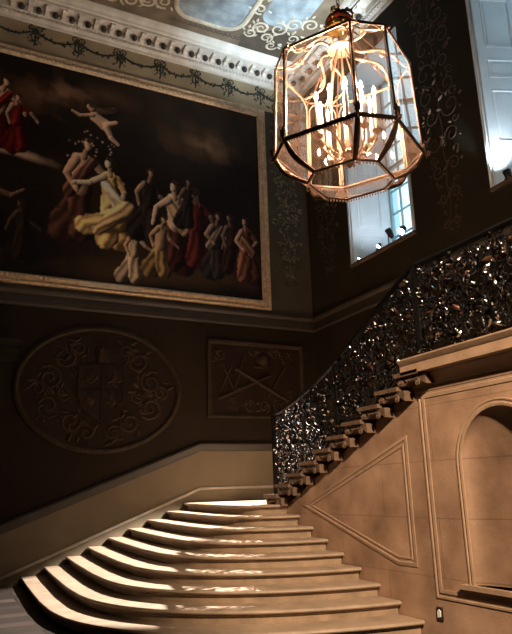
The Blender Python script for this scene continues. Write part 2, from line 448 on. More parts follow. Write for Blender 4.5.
# painted arabesques: back wall beside the picture, window wall pier and corner
def orn(name, h, w, fn, nrm, seed, m, pitch=.42, par=None, rs=1.):
    mb = MB(); st, lv = arabesque(h, w, random.Random(seed), pitch)
    put_ornament(mb, st, lv, fn, nrm, .35, rs)
    return mb.build(name, m, par, 40)
orn('scrollwork', 5.0, .78, lambda u, v: (6.99 + u, YB - .004, 5.75 + v), (0, -1, 0), 5, M['scroll_green'], par=wb, rs=1.5)
orn('scrollwork', 4.7, .6, lambda u, v: (6.99 + u, YB - .003, 5.95 + v), (0, -1, 0), 15, M['scroll_olive'], par=wb, rs=1.2)
orn('scrollwork', 5.2, .9, lambda u, v: (X2 - .004, 7.45 + u, 5.5 + v), (-1, 0, 0), 6, M['scroll_brown'], .5, par=wr, rs=1.)
orn('scrollwork', 4.6, .8, lambda u, v: (X2 - .004, 11.2 + u, 5.9 + v), (-1, 0, 0), 8, M['scroll_brown'], .45, par=wr, rs=.8)
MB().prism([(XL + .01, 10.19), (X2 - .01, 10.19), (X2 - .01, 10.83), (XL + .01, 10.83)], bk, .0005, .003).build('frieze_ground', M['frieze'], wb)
# festoons in the frieze over the picture
mb = MB(); rg = random.Random(11); st, lv = [], []
kn = [-.55, .3, 1.18, 2.06, 2.95, 3.86, 4.70, 5.53, 6.37, 7.2]
for a, b in zip(kn[:-1], kn[1:]):
    n = 22; pts = [(a + (b - a) * i / n, 10.68 - .16 * (1 - (2 * i / n - 1) ** 2)) for i in range(n + 1)]
    st.append((pts, .022))
    for i in range(1, n, 1):
        u, v = pts[i]; lv.append(((u, v), rg.uniform(0, 6.28), rg.uniform(.05, .10)))
for a in kn:
    for s in (-1, 1):
        st.append((spiral(a + s * .08, 10.72, .075, 1.3, PI if s > 0 else 0, -s, 14), .013))
        st.append(([(a, 10.66), (a + s * .08, 10.56), (a + s * .05, 10.46), (a + s * .13, 10.38)], .014))
    st.append(([(a, 10.74), (a + .01, 10.4), (a - .01, 10.31)], .018))
    for k in range(16):
        lv.append(((a + rg.uniform(-.12, .12), rg.uniform(10.36, 10.78)), rg.uniform(0, 6.28), rg.uniform(.06, .11)))
put_ornament(mb, st, lv, lambda u, v: (u, YB - .006, v), (0, -1, 0), .35)
mb.build('festoon', M['scroll_green'], wb, 40)

# ------------------------------------------------------------------ stone wall of the stair, niche, panels
def sw(u, v, h=0): return (X1 - h, u, v)          # u = Y, v = Z, h towards the stairwell
TRN = .347
def znose(y): return Z0 + RZ + (8.49 - y) * RZ / TRN    # line through the nosings of the upper flight
outer = [(-1.5, 0), (8.62, 0), (8.62, 1.0), (8.3, 1.13), (5.36, znose(5.36) - .17), (5.36, 2.5), (-1.5, 2.5)]
NYC, NR, NS0, NSP = 4.21, .49, .53, 1.60
hole = [(NYC + NR, NS0)]
hole += [(NYC + NR * math.cos(a), NSP + NR * math.sin(a)) for a in np.linspace(0, PI, 19)]
hole += [(NYC - NR, NS0)]
allp = outer + hole
tris = tessellate_polygon([[Vector((a, b, 0)) for a, b in outer], [Vector((a, b, 0)) for a, b in hole]])
mb = MB(); mb.add([sw(a, b) for a, b in allp], tris)
no = len(outer)
mb.add([sw(a, b) for a, b in outer] + [(5.1, a, b) for a, b in outer], [(i, (i + 1) % no, no + (i + 1) % no, no + i) for i in range(no)] + [tuple(range(no, 2 * no))])
ws = mb.build('wall_stair', M['stone'], kind='structure')
# niche recess (half cylinder with a quarter-sphere head)
rows = []
nb = 9
bnd = [(1, z) for z in np.linspace(NS0, NSP, 6)] 
mb = MB(); rings = []
for z in np.linspace(NS0, NSP, 6):
    rings.append([(X1 + .15 * math.sin(a), NYC + NR * math.cos(a), z) for a in np.linspace(0, PI, 17)])
for e in np.linspace(0, PI / 2, 9)[1:]:
    c_, s_ = math.cos(e), math.sin(e)
    rings.append([(X1 + .15 * math.sin(a) * max(c_, .01), NYC + NR * math.cos(a) * max(c_, .01), NSP + NR * s_) for a in np.linspace(0, PI, 17)])
mb.loft(rings, closed=False, caps=False)
mb.add([(X1 + .15 * math.sin(a), NYC + NR * math.cos(a), NS0) for a in np.linspace(0, PI, 17)], [tuple(range(17))])
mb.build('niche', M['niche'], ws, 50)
# arch moulding, sill, panels
mould = [(.0, 0), (.0, .008), (-.02, .013), (-.033, .013), (-.042, .003), (-.06, .003), (-.068, .010), (-.085, .010), (-.09, 0)]
MB().sweep([(d * .8, h) for d, h in mould], [(NYC + NR, NS0)] + hole[1:-1] + [(NYC - NR, NS0)], sw).build('arch_moulding', M['stone_plain'], ws, 40)
MB().sweep(mould, [(5.14, .45), (5.14, 2.28), (3.28, 2.28), (3.28, .45)], sw, True).build('panel_moulding', M['stone_plain'], ws, 40)
zsl = lambda y: 1.17 + (7.79 - y) * .330
lowl = lambda y: Z0 - RZ * 1.0 + .22 - (8.1 - y) * RZ / .336
MB().sweep(mould, [(7.70, zsl(7.70)), (5.47, zsl(5.47)), (5.47, .62), (5.78, .62)][::-1], sw, True).build('panel_moulding', M['stone_plain'], ws, 40)
MB().prism([(0, .45), (.02, .45), (.03, .48), (.06, .49), (.06, .53), (-.2, .53), (-.2, .45)], lambda u, v, w: (X1 - u, w, v), 3.62, 4.83).build('niche_sill', M['stone_plain'], ws, 30)
# ledge
lprof = [(-.5, 2.40), (.02, 2.40), (.03, 2.45), (.06, 2.49), (.08, 2.515), (.08, 2.525), (.17, 2.53), (.17, 2.62), (.18, 2.63), (.195, 2.655), (.205, 2.67), (.205, 2.685), (-.5, 2.69)]
MB().prism(lprof, lambda u, v, w: (X1 - u, w, v), -1.5, 5.28).build('trim_7', M['stone_plain'], smooth=30, kind='structure')
MB().box(X1 + .5, X2, YF, 5.36, 2.45, 2.69).build('floor_upper', M['tread'], kind='structure')
MB().box(X1 + .5, X2, YF, YF + .2, 0, 2.45).build('wall_under', M['dark_wall'], kind='structure')

# ------------------------------------------------------------------ lower staircase
XS = X1 - .02
def edge(k, ins=0., n=26):
    """nosing line of step k (0 = landing) from the back wall round to the stone wall; ins = inset"""
    xl = 4.40 - .3575 * k + ins; a = 4.12 - .338 * k + ins
    if k == 0: a = 4.02 + ins
    yr = 8.10 - .335 * k + ins
    y0 = 8.75 - .02 * k + ins * .3
    pts = [(xl, YB - .05), (xl * .6 + a * .4, 11.0), (xl * .25 + a * .75, 10.0), (a, 9.2)]
    P0, P1, P2, P3 = (a, y0), (a - .02, y0 - (y0 - yr) * .62), (XS - (XS - a) * .62, yr + .03 + .02 * k), (XS, yr)
    for i in range(n + 1):
        t = i / n; q = 1 - t
        pts.append(tuple(q ** 3 * P0[j] + 3 * q * q * t * P1[j] + 3 * q * t * t * P2[j] + t ** 3 * P3[j] for j in (0, 1)))
    return pts
stairs = thing('staircase', 'wide lower flight of worn stone steps curving round at its left end', 'staircase', (3., 8., 0))
def zz(z): return lambda p: (p[0], p[1], z)
for k in range(9):
    z = Z0 - RZ * k
    tail = [(X2 - .01, 8.10), (X2 - .01, YB - .05)] if k == 0 else [(XS, YB - .05)]
    rings = []
    for dz, ins in ((-.042, .03), (-.037, .008), (-.026, 0), (-.012, .002), (-.004, .009), (0, .018)):
        rings.append([(x, y, z + dz) for x, y in edge(k, ins) + tail])
    st_ = MB().loft(rings).build('step', M['tread'], stairs, 35)
    zb = z - RZ if k < 8 else 0
    rings = []
    for zq, ins in ((zb + .0005, .07), (z - .072, .07), (z - .060, .052), (z - .0425, .047)):
        rings.append([(x, y, zq) for x, y in edge(k, ins) + tail])
    MB().loft(rings).build('riser', M['riser'], st_, 35)

# ------------------------------------------------------------------ upper staircase with carved brackets
up = thing('staircase', 'upper flight of stone steps with carved scroll brackets climbing towards the ledge', 'staircase', (6., 6.9, Z0))
for j in range(1, 11):
    yn = 8.49 - TRN * (j - 1); z = Z0 + RZ * j; yb = yn - TRN
    m_ = MB()
    m_.prism([(yb - .0, -.045), (yn + .02, -.045), (yn + .04, -.03), (yn + .04, -.012), (yn + .025, 0), (yb, 0)], lambda u, v, w: (w, u, z + v), X1 - .17, X2 - .01)
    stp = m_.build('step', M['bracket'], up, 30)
    MB().box(X1 + .0, X2 - .01, yb - .0, yn, z - RZ, z - .0455).build('riser', M['riser'], stp)
    # scrolled console under the tread end
    prof = [(yn + .03, -.047)]
    L_ = TRN + .10
    for t in np.linspace(0, 1, 16):
        u = yn + .03 - L_ * t
        d = -.098 - .038 * math.sin(t * PI * 2.1 + .4) - .03 * t
        prof.append((u, d))
    prof.append((yn + .03 - L_, -.047))
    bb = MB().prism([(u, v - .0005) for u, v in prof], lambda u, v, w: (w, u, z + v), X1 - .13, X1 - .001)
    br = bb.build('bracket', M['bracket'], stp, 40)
    sc = MB()
    for (cu, cv, r_) in ((yn - .03, -.10, .045), (yn - .30, -.125, .040)):
        sc.tube([(X1 - .135, u, z + v) for u, v in spiral(cu, cv, r_, 1.6, 1.5, 1, 14)], .009, 5)
        sc.ball((X1 - .135, cu, z + cv), .014, 6, 4)
    for q in range(4):
        sc.leaf((X1 - .132, yn - .10 - q * .04, z - .075 - q * .006), (0, -1, -.5 + .2 * q), (-1, 0, 0), .07, .04, .002, .1)
    sc.build('carving', M['bracket'], br, 40)

# ------------------------------------------------------------------ balustrade
XBAL = X1 - .02
def interp(x, tab):
    for (a, b), (c, d) in zip(tab[:-1], tab[1:]):
        if a >= x >= c: return b + (d - b) * (a - x) / (a - c)
    return tab[0][1] if x > tab[0][0] else tab[-1][1]
RT = [(8.40, 2.47), (8.1, 2.52), (7.7, 2.61), (7.2, 2.76), (6.9, 2.87), (6.62, 2.99), (6.35, 3.12), (6.0, 3.28), (5.6, 3.48), (5.2, 3.66), (5.06, 3.70), (4.9, 3.69), (2.5, 3.69), (.4, 3.69)]
def ztop(y): return interp(y, RT)
def zbot(y): return 2.72 if y < 5.25 else max(znose(y) - .02, Z0 + .05)
bal = thing('balustrade', 'black wrought iron balustrade of dense scrollwork with dark handrail on the upper stone stairs', 'balustrade', (XBAL, 6, Z0))
hp = [(.035, 0), (.03, .02), (.012, .03), (-.012, .03), (-.03, .02), (-.035, 0), (-.02, -.018), (.02, -.018)]
rings = [[(XBAL + d, y, z + h) for d, h in hp] for y, z in RT]
MB().loft(rings).build('handrail', M['iron_dull'], bal, 40)
bt = [(8.40, zbot(8.40)), (5.27, zbot(5.27)), (5.24, 2.715), (.4, 2.715)]
rings = [[(XBAL + d, y, z + h) for d, h in ((.016, .012), (-.016, .012), (-.016, -.012), (.016, -.012))] for y, z in bt]
MB().loft(rings).build('bottom_rail', M['iron'], bal)
def post(y, z0, z1, w):
    m_ = MB().box(XBAL - w, XBAL + w, y - w, y + w, z0, z1)
    m_.box(XBAL - w * 1.5, XBAL + w * 1.5, y - w * 1.5, y + w * 1.5, z0, z0 + .07)
    m_.build('post', M['iron'], bal)
posts = [8.40, 6.72, 5.08, 3.35, 1.9, .5]
post(8.40, Z0 + .002, 2.47, .03); post(5.08, 2.692, 3.69, .03); post(6.72, zbot(6.72), ztop(6.72) - .02, .016)
for y in (3.35, 1.9, .5): post(y, 2.692, 3.67, .025)
rg = random.Random(21)
def scroll_panel(ya, yb, dens):
    mb = MB(); lf = MB(); rd = MB(); big = 1.25 if ya < 5.2 else 1.
    area = abs(ya - yb) * .92
    cen = []
    tries = 0
    target = int(dens * area)
    while len(cen) < target and tries < 8000:
        tries += 1
        y = rg.uniform(yb + .05, ya - .05); lo, hi = zbot(y) + .03, ztop(y) - .03
        z = rg.uniform(lo + .05, hi - .05)
        r = rg.choice((.14, .11, .085, .06, .045))
        r = min(r, y - yb - .02, ya - y - .02, z - lo, hi - z)
        if r < .03: continue
        if any((y - a) ** 2 + (z - b) ** 2 < ((r + c) * .62) ** 2 for a, b, c in cen): continue
        cen.append((y, z, r))
    for (y, z, r) in cen:
        x = XBAL + rg.uniform(-.012, .012); a0 = rg.uniform(0, 6.28); s = rg.choice((-1, 1))
        pts = spiral(y, z, r, rg.uniform(1.1, 1.7), a0, s, 14)
        n = len(pts)
        mb.tube([(x + .006 * math.sin(i * .7), u, v) for i, (u, v) in enumerate(pts)], [.0095 - .003 * i / n for i in range(n)], 5)
        mb.ball((x, *pts[-1]), .016, 6, 4)
        # bar that carries the scroll to its neighbour
        b = min((c for c in cen if c[:2] != (y, z)), key=lambda c: (c[0] - y) ** 2 + (c[1] - z) ** 2)
        a1 = rg.uniform(0, 6.28)
        mb.tube([(x, pts[0][0], pts[0][1]), (x + .01, (pts[0][0] + b[0]) / 2 + .03 * math.cos(a1), (pts[0][1] + b[1]) / 2 + .03 * math.sin(a1)), (x, b[0] + b[2] * math.cos(a1), b[1] + b[2] * math.sin(a1))], .0075, 5)
        for q in range(max(3, int(r * 44))):
            a = rg.uniform(0, 6.28); d = r * rg.uniform(.55, 1.12)
            tgt = rd if rg.random() < .10 else lf
            tgt.leaf((x + rg.uniform(-.02, .012), y + d * math.cos(a), z + d * math.sin(a)), (rg.uniform(-.5, .5), math.cos(a + 1.2 * s) , math.sin(a + 1.2 * s)),
                     (rg.uniform(-1.2, -.2), rg.uniform(-.7, .7), rg.uniform(-.5, .7)), rg.uniform(.05, .11) * big, rg.uniform(.026, .046) * big, .003, rg.uniform(.1, .5))
    # border bars at the panel sides
    for y in (ya - .035, yb + .035):
        mb.tube([(XBAL, y, zbot(y)), (XBAL, y, ztop(y) - .01)], .008, 5)
    p = mb.build('scroll_panel', M['iron'], bal, 60)
    lf.build('leaves', M['iron_leaf'], p, 60)
    rd.build('leaves', M['iron_red'], p, 60)
for (a, b) in zip(posts[:-1], posts[1:]):
    if abs(a - b) > 1.5 and a > 5.1:
        mid = (a + b) / 2
        scroll_panel(a - .03, mid, 78); scroll_panel(mid, b + .03, 78)
    else: scroll_panel(a - .03, b + .03, 82)

# ------------------------------------------------------------------ windows
def window(idx, y0, y1):
    w = thing('window_%d' % idx, None, None, (X2, (y0 + y1) / 2, WZ0), kind='structure')
    D, SP = .80, .31
    # splayed reveals either side, head and sill
    for (ye, s) in ((y1, -1), (y0, 1)):
        poly = [(X2 + .005, ye), (8.599, ye), (8.599, ye + s * SP), (X2 + D + .12, ye + s * SP), (X2 + D, ye + s * SP)]
        MB().prism(poly, lambda u, v, q: (u, v, q), WZ0, WZ1).build('reveal', M['white_paint'], w)
        # shutter leaf folded against the splay: stiles, rails, raised panels
        Lj = math.hypot(D, SP); ex = Vector((D / Lj, s * SP / Lj, 0)); en = Vector((-SP / Lj, s * D / Lj, 0))
        O = Vector((X2 + .005, ye, 0)) + en * .002
        T = lambda a, d, z: tuple(O + ex * a + en * d + Vector((0, 0, z)))
        W0, W1 = .012, .80
        zs = [WZ0 + .02, 6.06, 6.47, 6.66, 7.60, 7.82, 8.18, 8.40, 9.36, 9.5, WZ1 - .14, WZ1 - .02]
        m_ = MB()
        m_.box(W0, W1, 0, .012, zs[0], zs[-1], T)
        m_.box(W0, W0 + .14, .012, .035, zs[0], zs[-1], T); m_.box(W1 - .13, W1, .012, .035, zs[0], zs[-1], T)
        for a, b in ((zs[0], zs[1]), (zs[2], zs[3]), (zs[4], zs[5]), (zs[6], zs[7]), (zs[8], zs[9]), (zs[10], zs[11])):
            m_.box(W0 + .14, W1 - .13, .012, .035, a, b, T)
        sh = m_.build('shutter', M['white_paint'], w)
        for a, b in ((zs[1], zs[2]), (zs[3], zs[4]), (zs[5], zs[6]), (zs[7], zs[8]), (zs[9], zs[10])):
            p_ = MB(); aa, bb_ = W0 + .14, W1 - .13
            def ring(i, d): return [T(aa + i, d, a + i), T(bb_ - i, d, a + i), T(bb_ - i, d, b - i), T(aa + i, d, b - i)]
            p_.loft([ring(.001, .013), ring(.001, .030), ring(.018, .040), ring(.034, .018), ring(.05, .016), ring(.075, .028), ring(.08, .028)])
            p_.build('panel', M['white_paint'], sh)
    MB().box(X2 + .001, 8.6, y0, y1, WZ1 - .02, WZ1).build('head', M['white_paint'], w)
    MB().box(X2 - .06, 8.6, y0 - .06, y1 + .04, WZ0 - .059, WZ0 - .001).build('window_sill', M['sill'], w)
    # architrave strip round the opening
    m_ = MB()
    for (a, b, c, d) in ((y0 - .05, y0, WZ0, WZ1 + .05), (y1, y1 + .05, WZ0, WZ1 + .05), (y0, y1, WZ1, WZ1 + .05)):
        m_.box(X2 - .025, X2, a, b, c, d)
    m_.build('architrave', M['white_paint'], w)
    # sash with glazing bars and panes
    xa, ya, yb = X2 + D + .02, y0 + SP, y1 - SP
    m_ = MB()
    m_.box(xa, xa + .06, ya, ya + .06, WZ0, WZ1 - .02); m_.box(xa, xa + .06, yb - .06, yb, WZ0, WZ1 - .02)
    m_.box(xa, xa + .06, ya, yb, WZ0, WZ0 + .08); m_.box(xa, xa + .06, ya, yb, WZ1 - .1, WZ1 - .02)
    m_.box(xa - .01, xa + .06, ya, yb, 7.98, 8.05)
    nx, nz = 4, 8
    for i in range(1, nx):
        y = ya + .06 + (yb - ya - .12) * i / nx; m_.box(xa + .01, xa + .05, y - .016, y + .016, WZ0, WZ1 - .05)
    for i in range(1, nz):
        z = WZ0 + .08 + (WZ1 - .1 - WZ0 - .08) * i / nz; m_.box(xa + .012, xa + .048, ya, yb, z - .016, z + .016)
    sash = m_.build('sash', M['sash'], w)
    MB().box(xa + .028, xa + .032, ya + .05, yb - .05, WZ0 + .05, WZ1 - .06).build('pane', M['pane'], sash)
for i, (a, b) in enumerate(WIN): window(i + 1, a, b)

# ------------------------------------------------------------------ spotlights on the sills
LAMPS = []
def spotlight(loc, aim, label, lit, r=.045, L=.11, lens=None):
    base = Vector((loc[0], loc[1], WZ0))
    t = thing('spotlight', label, 'spotlight', base, 'spotlights on the window sills')
    d = (Vector(aim) - Vector(loc)).normalized(); a = d.orthogonal().normalized(); b = d.cross(a)
    c = Vector(loc)
    def rg_(prof):
        return [[c + d * z + a * (q * math.cos(2 * PI * i / 14)) + b * (q * math.sin(2 * PI * i / 14)) for i in range(14)] for q, z in prof]
    MB().loft(rg_([(r * .5, -L), (r * .8, -L * .9), (r, -L * .5), (r * 1.08, 0), (r * .95, .0), (r * .9, -.012)])).build('head', M['lamp_black'], t, 40)
    MB().loft(rg_([(r * .9, -.011), (r * .88, -.006), (r * .5, -.002), (.001, -.001)])).build('lens', M['lens'] if lit else M['lamp_black'], t, 40)
    m_ = MB(); m_.lathe([(.05, 0), (.05, .012), (.012, .016), (.010, loc[2] - WZ0 - r * .6)], tuple(base), 12)
    m_.build('stand', M['lamp_black'], t, 40)
    return c + d * .015, d
p1, d1 = spotlight((7.49, 8.72, 5.98), (2.2, 8.6, .3), 'brightly glowing spotlight on window sill by the glazing, nearest the balustrade', True, .078, .13)
p2, d2 = spotlight((7.49, 9.42, 5.93), (2.4, 9.6, .3), 'small glowing spotlight at the middle of the sill below the white shutter', True, .042, .09)
p3, d3 = spotlight((7.50, 10.08, 5.91), (4.6, 9.0, 1.4), 'smallest glowing spotlight at the far end of the same sill', True, .022, .06)
p4, d4 = spotlight((7.55, 9.16, 6.20), (5.7, 10.5, 11.3), 'black spotlight on a stand in front of the white shutter, turned away', False, .06, .20)
p5, d5 = spotlight((7.50, 6.20, 6.00), (7.3, 7.0, 9.5), 'black spotlight on the sill of the window at the right edge', False, .06, .16)

# ------------------------------------------------------------------ socket
so = thing('power_socket', 'small black power socket with white insert low on the stone wall', 'socket', (X1, 5.2, .15))
MB().box(X1 - .012, X1 - .0005, 5.165, 5.24, .165, .285).build('plate', M['socket_black'], so)
MB().prism([(5.185, .20), (5.225, .19), (5.225, .245), (5.205, .265), (5.18, .25)], sw, .0125, .022).build('insert', M['socket_white'], so)

# ------------------------------------------------------------------ painting
FX0, FX1, FZ0, FZ1 = -2.2, 6.44, 5.2, 10.16
pa = thing('painting', 'huge dark figure painting in a dull gilt frame on the upper wall', 'painting', (2.1, YB, FZ0))
fprof = [(d * .82, h) for d, h in [(0, 0), (0, .06), (-.025, .085), (-.05, .09), (-.075, .06), (-.11, .05), (-.15, .085), (-.19, .10), (-.215, .085), (-.235, .06), (-.25, .045), (-.25, 0)]]
m_ = MB().sweep(fprof, [(FX0, FZ0), (FX0, FZ1), (FX1, FZ1), (FX1, FZ0)], lambda u, v, h: (u, YB - .005 - h, v), True)
fr = m_
x = FX0 + .1
# beaded ornament on the frame's inner ridge
while x < FX1 - .1:
    for z in (FZ0 + .145, FZ1 - .145): fr.ball((x, YB - .10, z), .03, 6, 3, (1.2, .7, .9))
    x += .085
z = FZ0 + .2
while z < FZ1 - .2:
    for xx in (FX0 + .145, FX1 - .145): fr.ball((xx, YB - .10, z), .03, 6, 3, (.9, .7, 1.2))
    z += .085
fr.build('frame', M['gilt_frame'], pa, 50)
MB().prism([(2.30, 5.265), (3.42, 5.265), (3.48, 5.31), (3.42, 5.355), (2.30, 5.355), (2.24, 5.31)], lambda u, v, w: (u, YB - w, v), .10, .118).build('name_plate', M['scroll_cream'], pa)
# canvas: pigment per vertex
cx0, cx1, cz0, cz1 = FX0 + .19, FX1 - .19, FZ0 + .19, FZ1 - .19
NX, NZ = 520, 290
U, V = np.meshgrid(np.linspace(cx0, cx1, NX), np.linspace(cz0, cz1, NZ))
rs_ = np.random.RandomState(4)
def fbm(scale, seed):
    r = np.random.RandomState(seed); out = np.zeros_like(U)
    for o in range(5):
        for q in range(5):
            a = r.uniform(0, 2 * PI); f = scale * 2 ** o * r.uniform(.7, 1.3)
            out += .5 ** o * np.sin((U * math.cos(a) + V * math.sin(a)) * f + r.uniform(0, 6.28)) / 5
    return out
n1, n2, n3, n4 = fbm(1.0, 1), fbm(3.0, 2), fbm(9.0, 3), fbm(26.0, 5)
img = np.zeros((NZ, NX, 3)) + np.array([.010, .007, .006])
t = np.clip((V - cz0) / (cz1 - cz0), 0, 1)
img += (np.clip(n1 * .5 + .35, 0, 1) * np.clip(t * 1.4 - .3, 0, 1))[..., None] * np.array([.034, .021, .013])
img += (np.clip(n2, 0, 1) * np.clip(.5 - t, 0, 1))[..., None] * np.array([.06, .035, .018])
def paint(mask, col, fold=0., seed=0):
    global img
    m = np.clip(mask, 0, 1)[..., None]
    sh = 1 + fold * (n3 * .8 + n2 * .5)[..., None]
    img = img * (1 - m) + m * np.array(col) * np.clip(sh, .08, 2)
def ell(cx, cz, rx, rz, rot=0, soft=.35, wob=.25):
    c, s = math.cos(rot), math.sin(rot)
    x = (U - cx) * c + (V - cz) * s; y = -(U - cx) * s + (V - cz) * c
    d = np.sqrt((x / rx) ** 2 + (y / rz) ** 2) + wob * n3
    return np.clip((1 - d) / soft, 0, 1)
def limb(a, b, r0, r1, soft=.5):
    a, b = np.array(a), np.array(b); d = b - a; L2 = (d ** 2).sum()
    tt = np.clip(((U - a[0]) * d[0] + (V - a[1]) * d[1]) / L2, 0, 1)
    dist = np.hypot(U - a[0] - tt * d[0], V - a[1] - tt * d[1]); r = r0 + (r1 - r0) * tt
    return np.clip((1 - dist / r) / soft, 0, 1)
SK, CR, OC, RD, DK = (.50, .31, .20), (.52, .42, .29), (.36, .22, .09), (.20, .022, .018), (.035, .022, .02)
# cloud banks and glow
paint(ell(1.2, 9.2, 1.3, .5, .15, .9, .5) * .5, (.14, .07, .035)); paint(ell(2.7, 9.55, .8, .3, -.1, .9) * .4, (.14, .08, .04))
paint(ell(.9, 7.85, .95, .13, -.12, .7) * .8, (.30, .20, .14)); paint(ell(4.9, 8.9, 1.4, .5, 0, .9, .5) * .35, (.12, .07, .035))
paint(ell(4.0, 5.75, 2.6, .35, .05, .9) * .5, (.10, .055, .028))
def shade(cx, rx, lit=-1.):
    """light falling across a form: bright on one side, sinking to dark"""
    return np.clip(.55 + lit * (U - cx) / rx * .55 + .25 * n2, .06, 1.1)
def body(mask, col, cx, rx, fold):
    global img
    m = np.clip(mask, 0, 1)[..., None]
    sh = shade(cx, rx) * (1 + fold * n3 * .7)
    img = img * (1 - m) + m * np.array(col) * np.clip(sh, .05, 1.6)[..., None]
def seg(a, b, r0, r1, col, fold=.35, lit=1., soft=.16, f=6.):
    """one tapering limb or length of drapery, lit from the upper left, with folds along it"""
    global img
    a, b = np.array(a, float), np.array(b, float); d = b - a; L2 = (d ** 2).sum() + 1e-9
    tt = np.clip(((U - a[0]) * d[0] + (V - a[1]) * d[1]) / L2, 0, 1)
    px, pz = U - a[0] - tt * d[0], V - a[1] - tt * d[1]
    r = (r0 + (r1 - r0) * tt) * (1 + .22 * n3 + .10 * n4); q = np.hypot(px, pz) / r
    m = np.clip((1 - q) / soft, 0, 1)[..., None]
    sd = (-px * .85 + pz * .5) / r
    sh = np.clip(.50 + .62 * sd, .04, 1.25) * (1 + fold * np.sin(sd * f + tt * 3 + 2 * n2 + 1.5 * n3) + .12 * n4)
    img = img * (1 - m) + m * np.array(col) * np.clip(sh, .03, 1.6)[..., None] * lit
def figure(x, z, h, robe, skin=SK, lean=0., face=-1, arms=((-.9, -.5), (.5, 1.2)), bare=0, light=1., shawl=None):
    P = lambda u, v: (x + (u + lean * v) * h, z + v * h)
    R2 = np.array(robe)
    e = lambda: rs_.uniform(-.04, .04)
    seg(P(.10 * -face + e(), .05), P(.02, .42), .17 * h, .10 * h, R2 * .75, .5, light, .16, 7)
    seg(P(.06 * face + e(), .04), P(0, .46), .13 * h, .10 * h, R2, .5, light, .16, 8)
    sh = P(0, .74)
    for k, (a1, a2) in enumerate(arms[::-1]):
        s0 = P(.07 * (1 if k == 0 else -1), .71); el = (s0[0] + .17 * h * math.sin(a1), s0[1] - .17 * h * math.cos(a1)); ha = (el[0] + .16 * h * math.sin(a2), el[1] - .16 * h * math.cos(a2))
        c = np.array(skin) * (.7 if k == 0 else 1.)
        if k == 1:
            seg(P(0, .44), P(-.005, .70), .088 * h, .098 * h, np.array(skin) if bare else R2 * 1.1, .15 if bare else .35, light)
            if shawl is not None: seg(P(.08 * face, .70), P(-.10 * face, .40), .05 * h, .075 * h, shawl, .5, light, .2, 7)
        seg(s0, el, .045 * h, .034 * h, c if bare or k else R2, .1, light); seg(el, ha, .033 * h, .022 * h, c, .05, light)
        seg(ha, (ha[0] + .02 * h * math.sin(a2), ha[1] - .03 * h * math.cos(a2)), .026 * h, .015 * h, c, 0, light)
    seg(P(0, .74), P(.01 * face, .81), .032 * h, .03 * h, np.array(skin) * .7, 0, light)
    hx, hz = P(.02 * face, .868)
    paint(ell(hx - .018 * h * face, hz + .018 * h, h * .064, h * .066, 0, .25, .12), (.04, .02, .012), .3)
    seg((hx, hz + .015 * h), (hx + .004 * h * face, hz - .025 * h), .043 * h, .034 * h, np.array(skin) * 1.05, .08, light, .2)
    seg((hx - .01 * h, hz + .055 * h), (hx + .035 * h, hz + .04 * h), .022 * h, .03 * h, (.07, .035, .018), .4, light)
# generic company of draped figures in a dark landscape
paint(ell(4.1, 6.0, 2.3, 1.5, 0, .9, .3) * .35, (.06, .035, .02)); paint(ell(2.3, 7.2, .9, 1.5, .2, .9, .3) * .35, (.055, .032, .018))
figure(.55, 7.98, 1.55, (.30, .022, .018), SK, .10, 1, ((-1.2, -1.6), (.9, .5)), 1, 1., (.24, .02, .016))
figure(.98, 7.95, 1.25, (.26, .02, .016), SK, -.05, 1, ((-.4, .3), (1.1, .7)), 0, .8)
figure(.2, 8.5, 1.1, (.10, .04, .03), (.30, .18, .11), 0, 1, ((-1.2, -1.6), (.9, .5)), 1, .8)
for (x, z, k, l) in ((2.45, 9.0, 1, .8),):
    b_ = .9 * k
    seg((x + .1 * k, z + .1), (x + .42 * k, z + .22), .16, .08, (.10, .06, .04), .4, l); seg((x, z), (x + .25 * k, z - .16), .12, .14, SK, .1, l)
    seg((x + .25 * k, z - .16), (x + .45 * k, z - .05), .09, .06, SK, .05, l); seg((x + .26 * k, z - .2), (x + .36 * k, z - .42), .085, .06, SK, .05, l); seg((x + .36 * k, z - .42), (x + .52 * k, z - .55), .06, .04, SK, .05, l)
    seg((x - .04 * k, z + .02), (x - .28 * k, z - .05), .06, .04, SK, .05, l); seg((x - .28 * k, z - .05), (x - .45 * k, z + .02), .04, .03, SK, .05, l)
    seg((x - .06 * k, z + .16), (x - .11 * k, z + .2), .085, .07, SK, .05, l); paint(ell(x - .05 * k, z + .24, .09, .06, 0, .3, .1), (.05, .03, .02))
figure(.75, 5.95, 1.45, DK, (.34, .20, .12), -.12, 1, ((-1.0, .5), (1.4, 2.2)), 1, .8); figure(1.25, 5.75, 1.2, (.05, .03, .02), (.16, .10, .06), -.1, -1, ((-.6, -.3), (.6, .9)), 0, .7)
figure(2.18, 6.35, 2.25, (.11, .045, .03), SK, .06, 1, ((-.5, .6), (.8, 1.3)), 1, 1., (.16, .07, .045))
figure(2.85, 6.28, 1.95, (.56, .35, .14), CR, -.02, -1, ((-1.0, -1.4), (.5, -.2)), 0, 1.1, (.60, .50, .36))
seg((2.35, 6.55), (3.0, 6.75), .22, .30, (.56, .36, .15), .5, 1.05, .2, 9); seg((2.6, 6.5), (3.15, 7.0), .12, .22, (.50, .33, .16), .5, 1., .2, 8)
figure(3.3, 5.55, 1.25, (.42, .30, .20), (.46, .29, .18), .06, 1, ((-.5, .4), (.7, 1.1)), 0, .9)
figure(3.62, 6.55, 1.6, (.05, .035, .03), (.36, .24, .16), .02, 1, ((-.6, .2), (.5, .9)), 0, .8)
figure(4.22, 5.95, 2.05, (.12, .035, .03), (.50, .36, .25), 0, -1, ((-.9, -.2), (.7, -.5)), 1, .95, (.42, .28, .16))
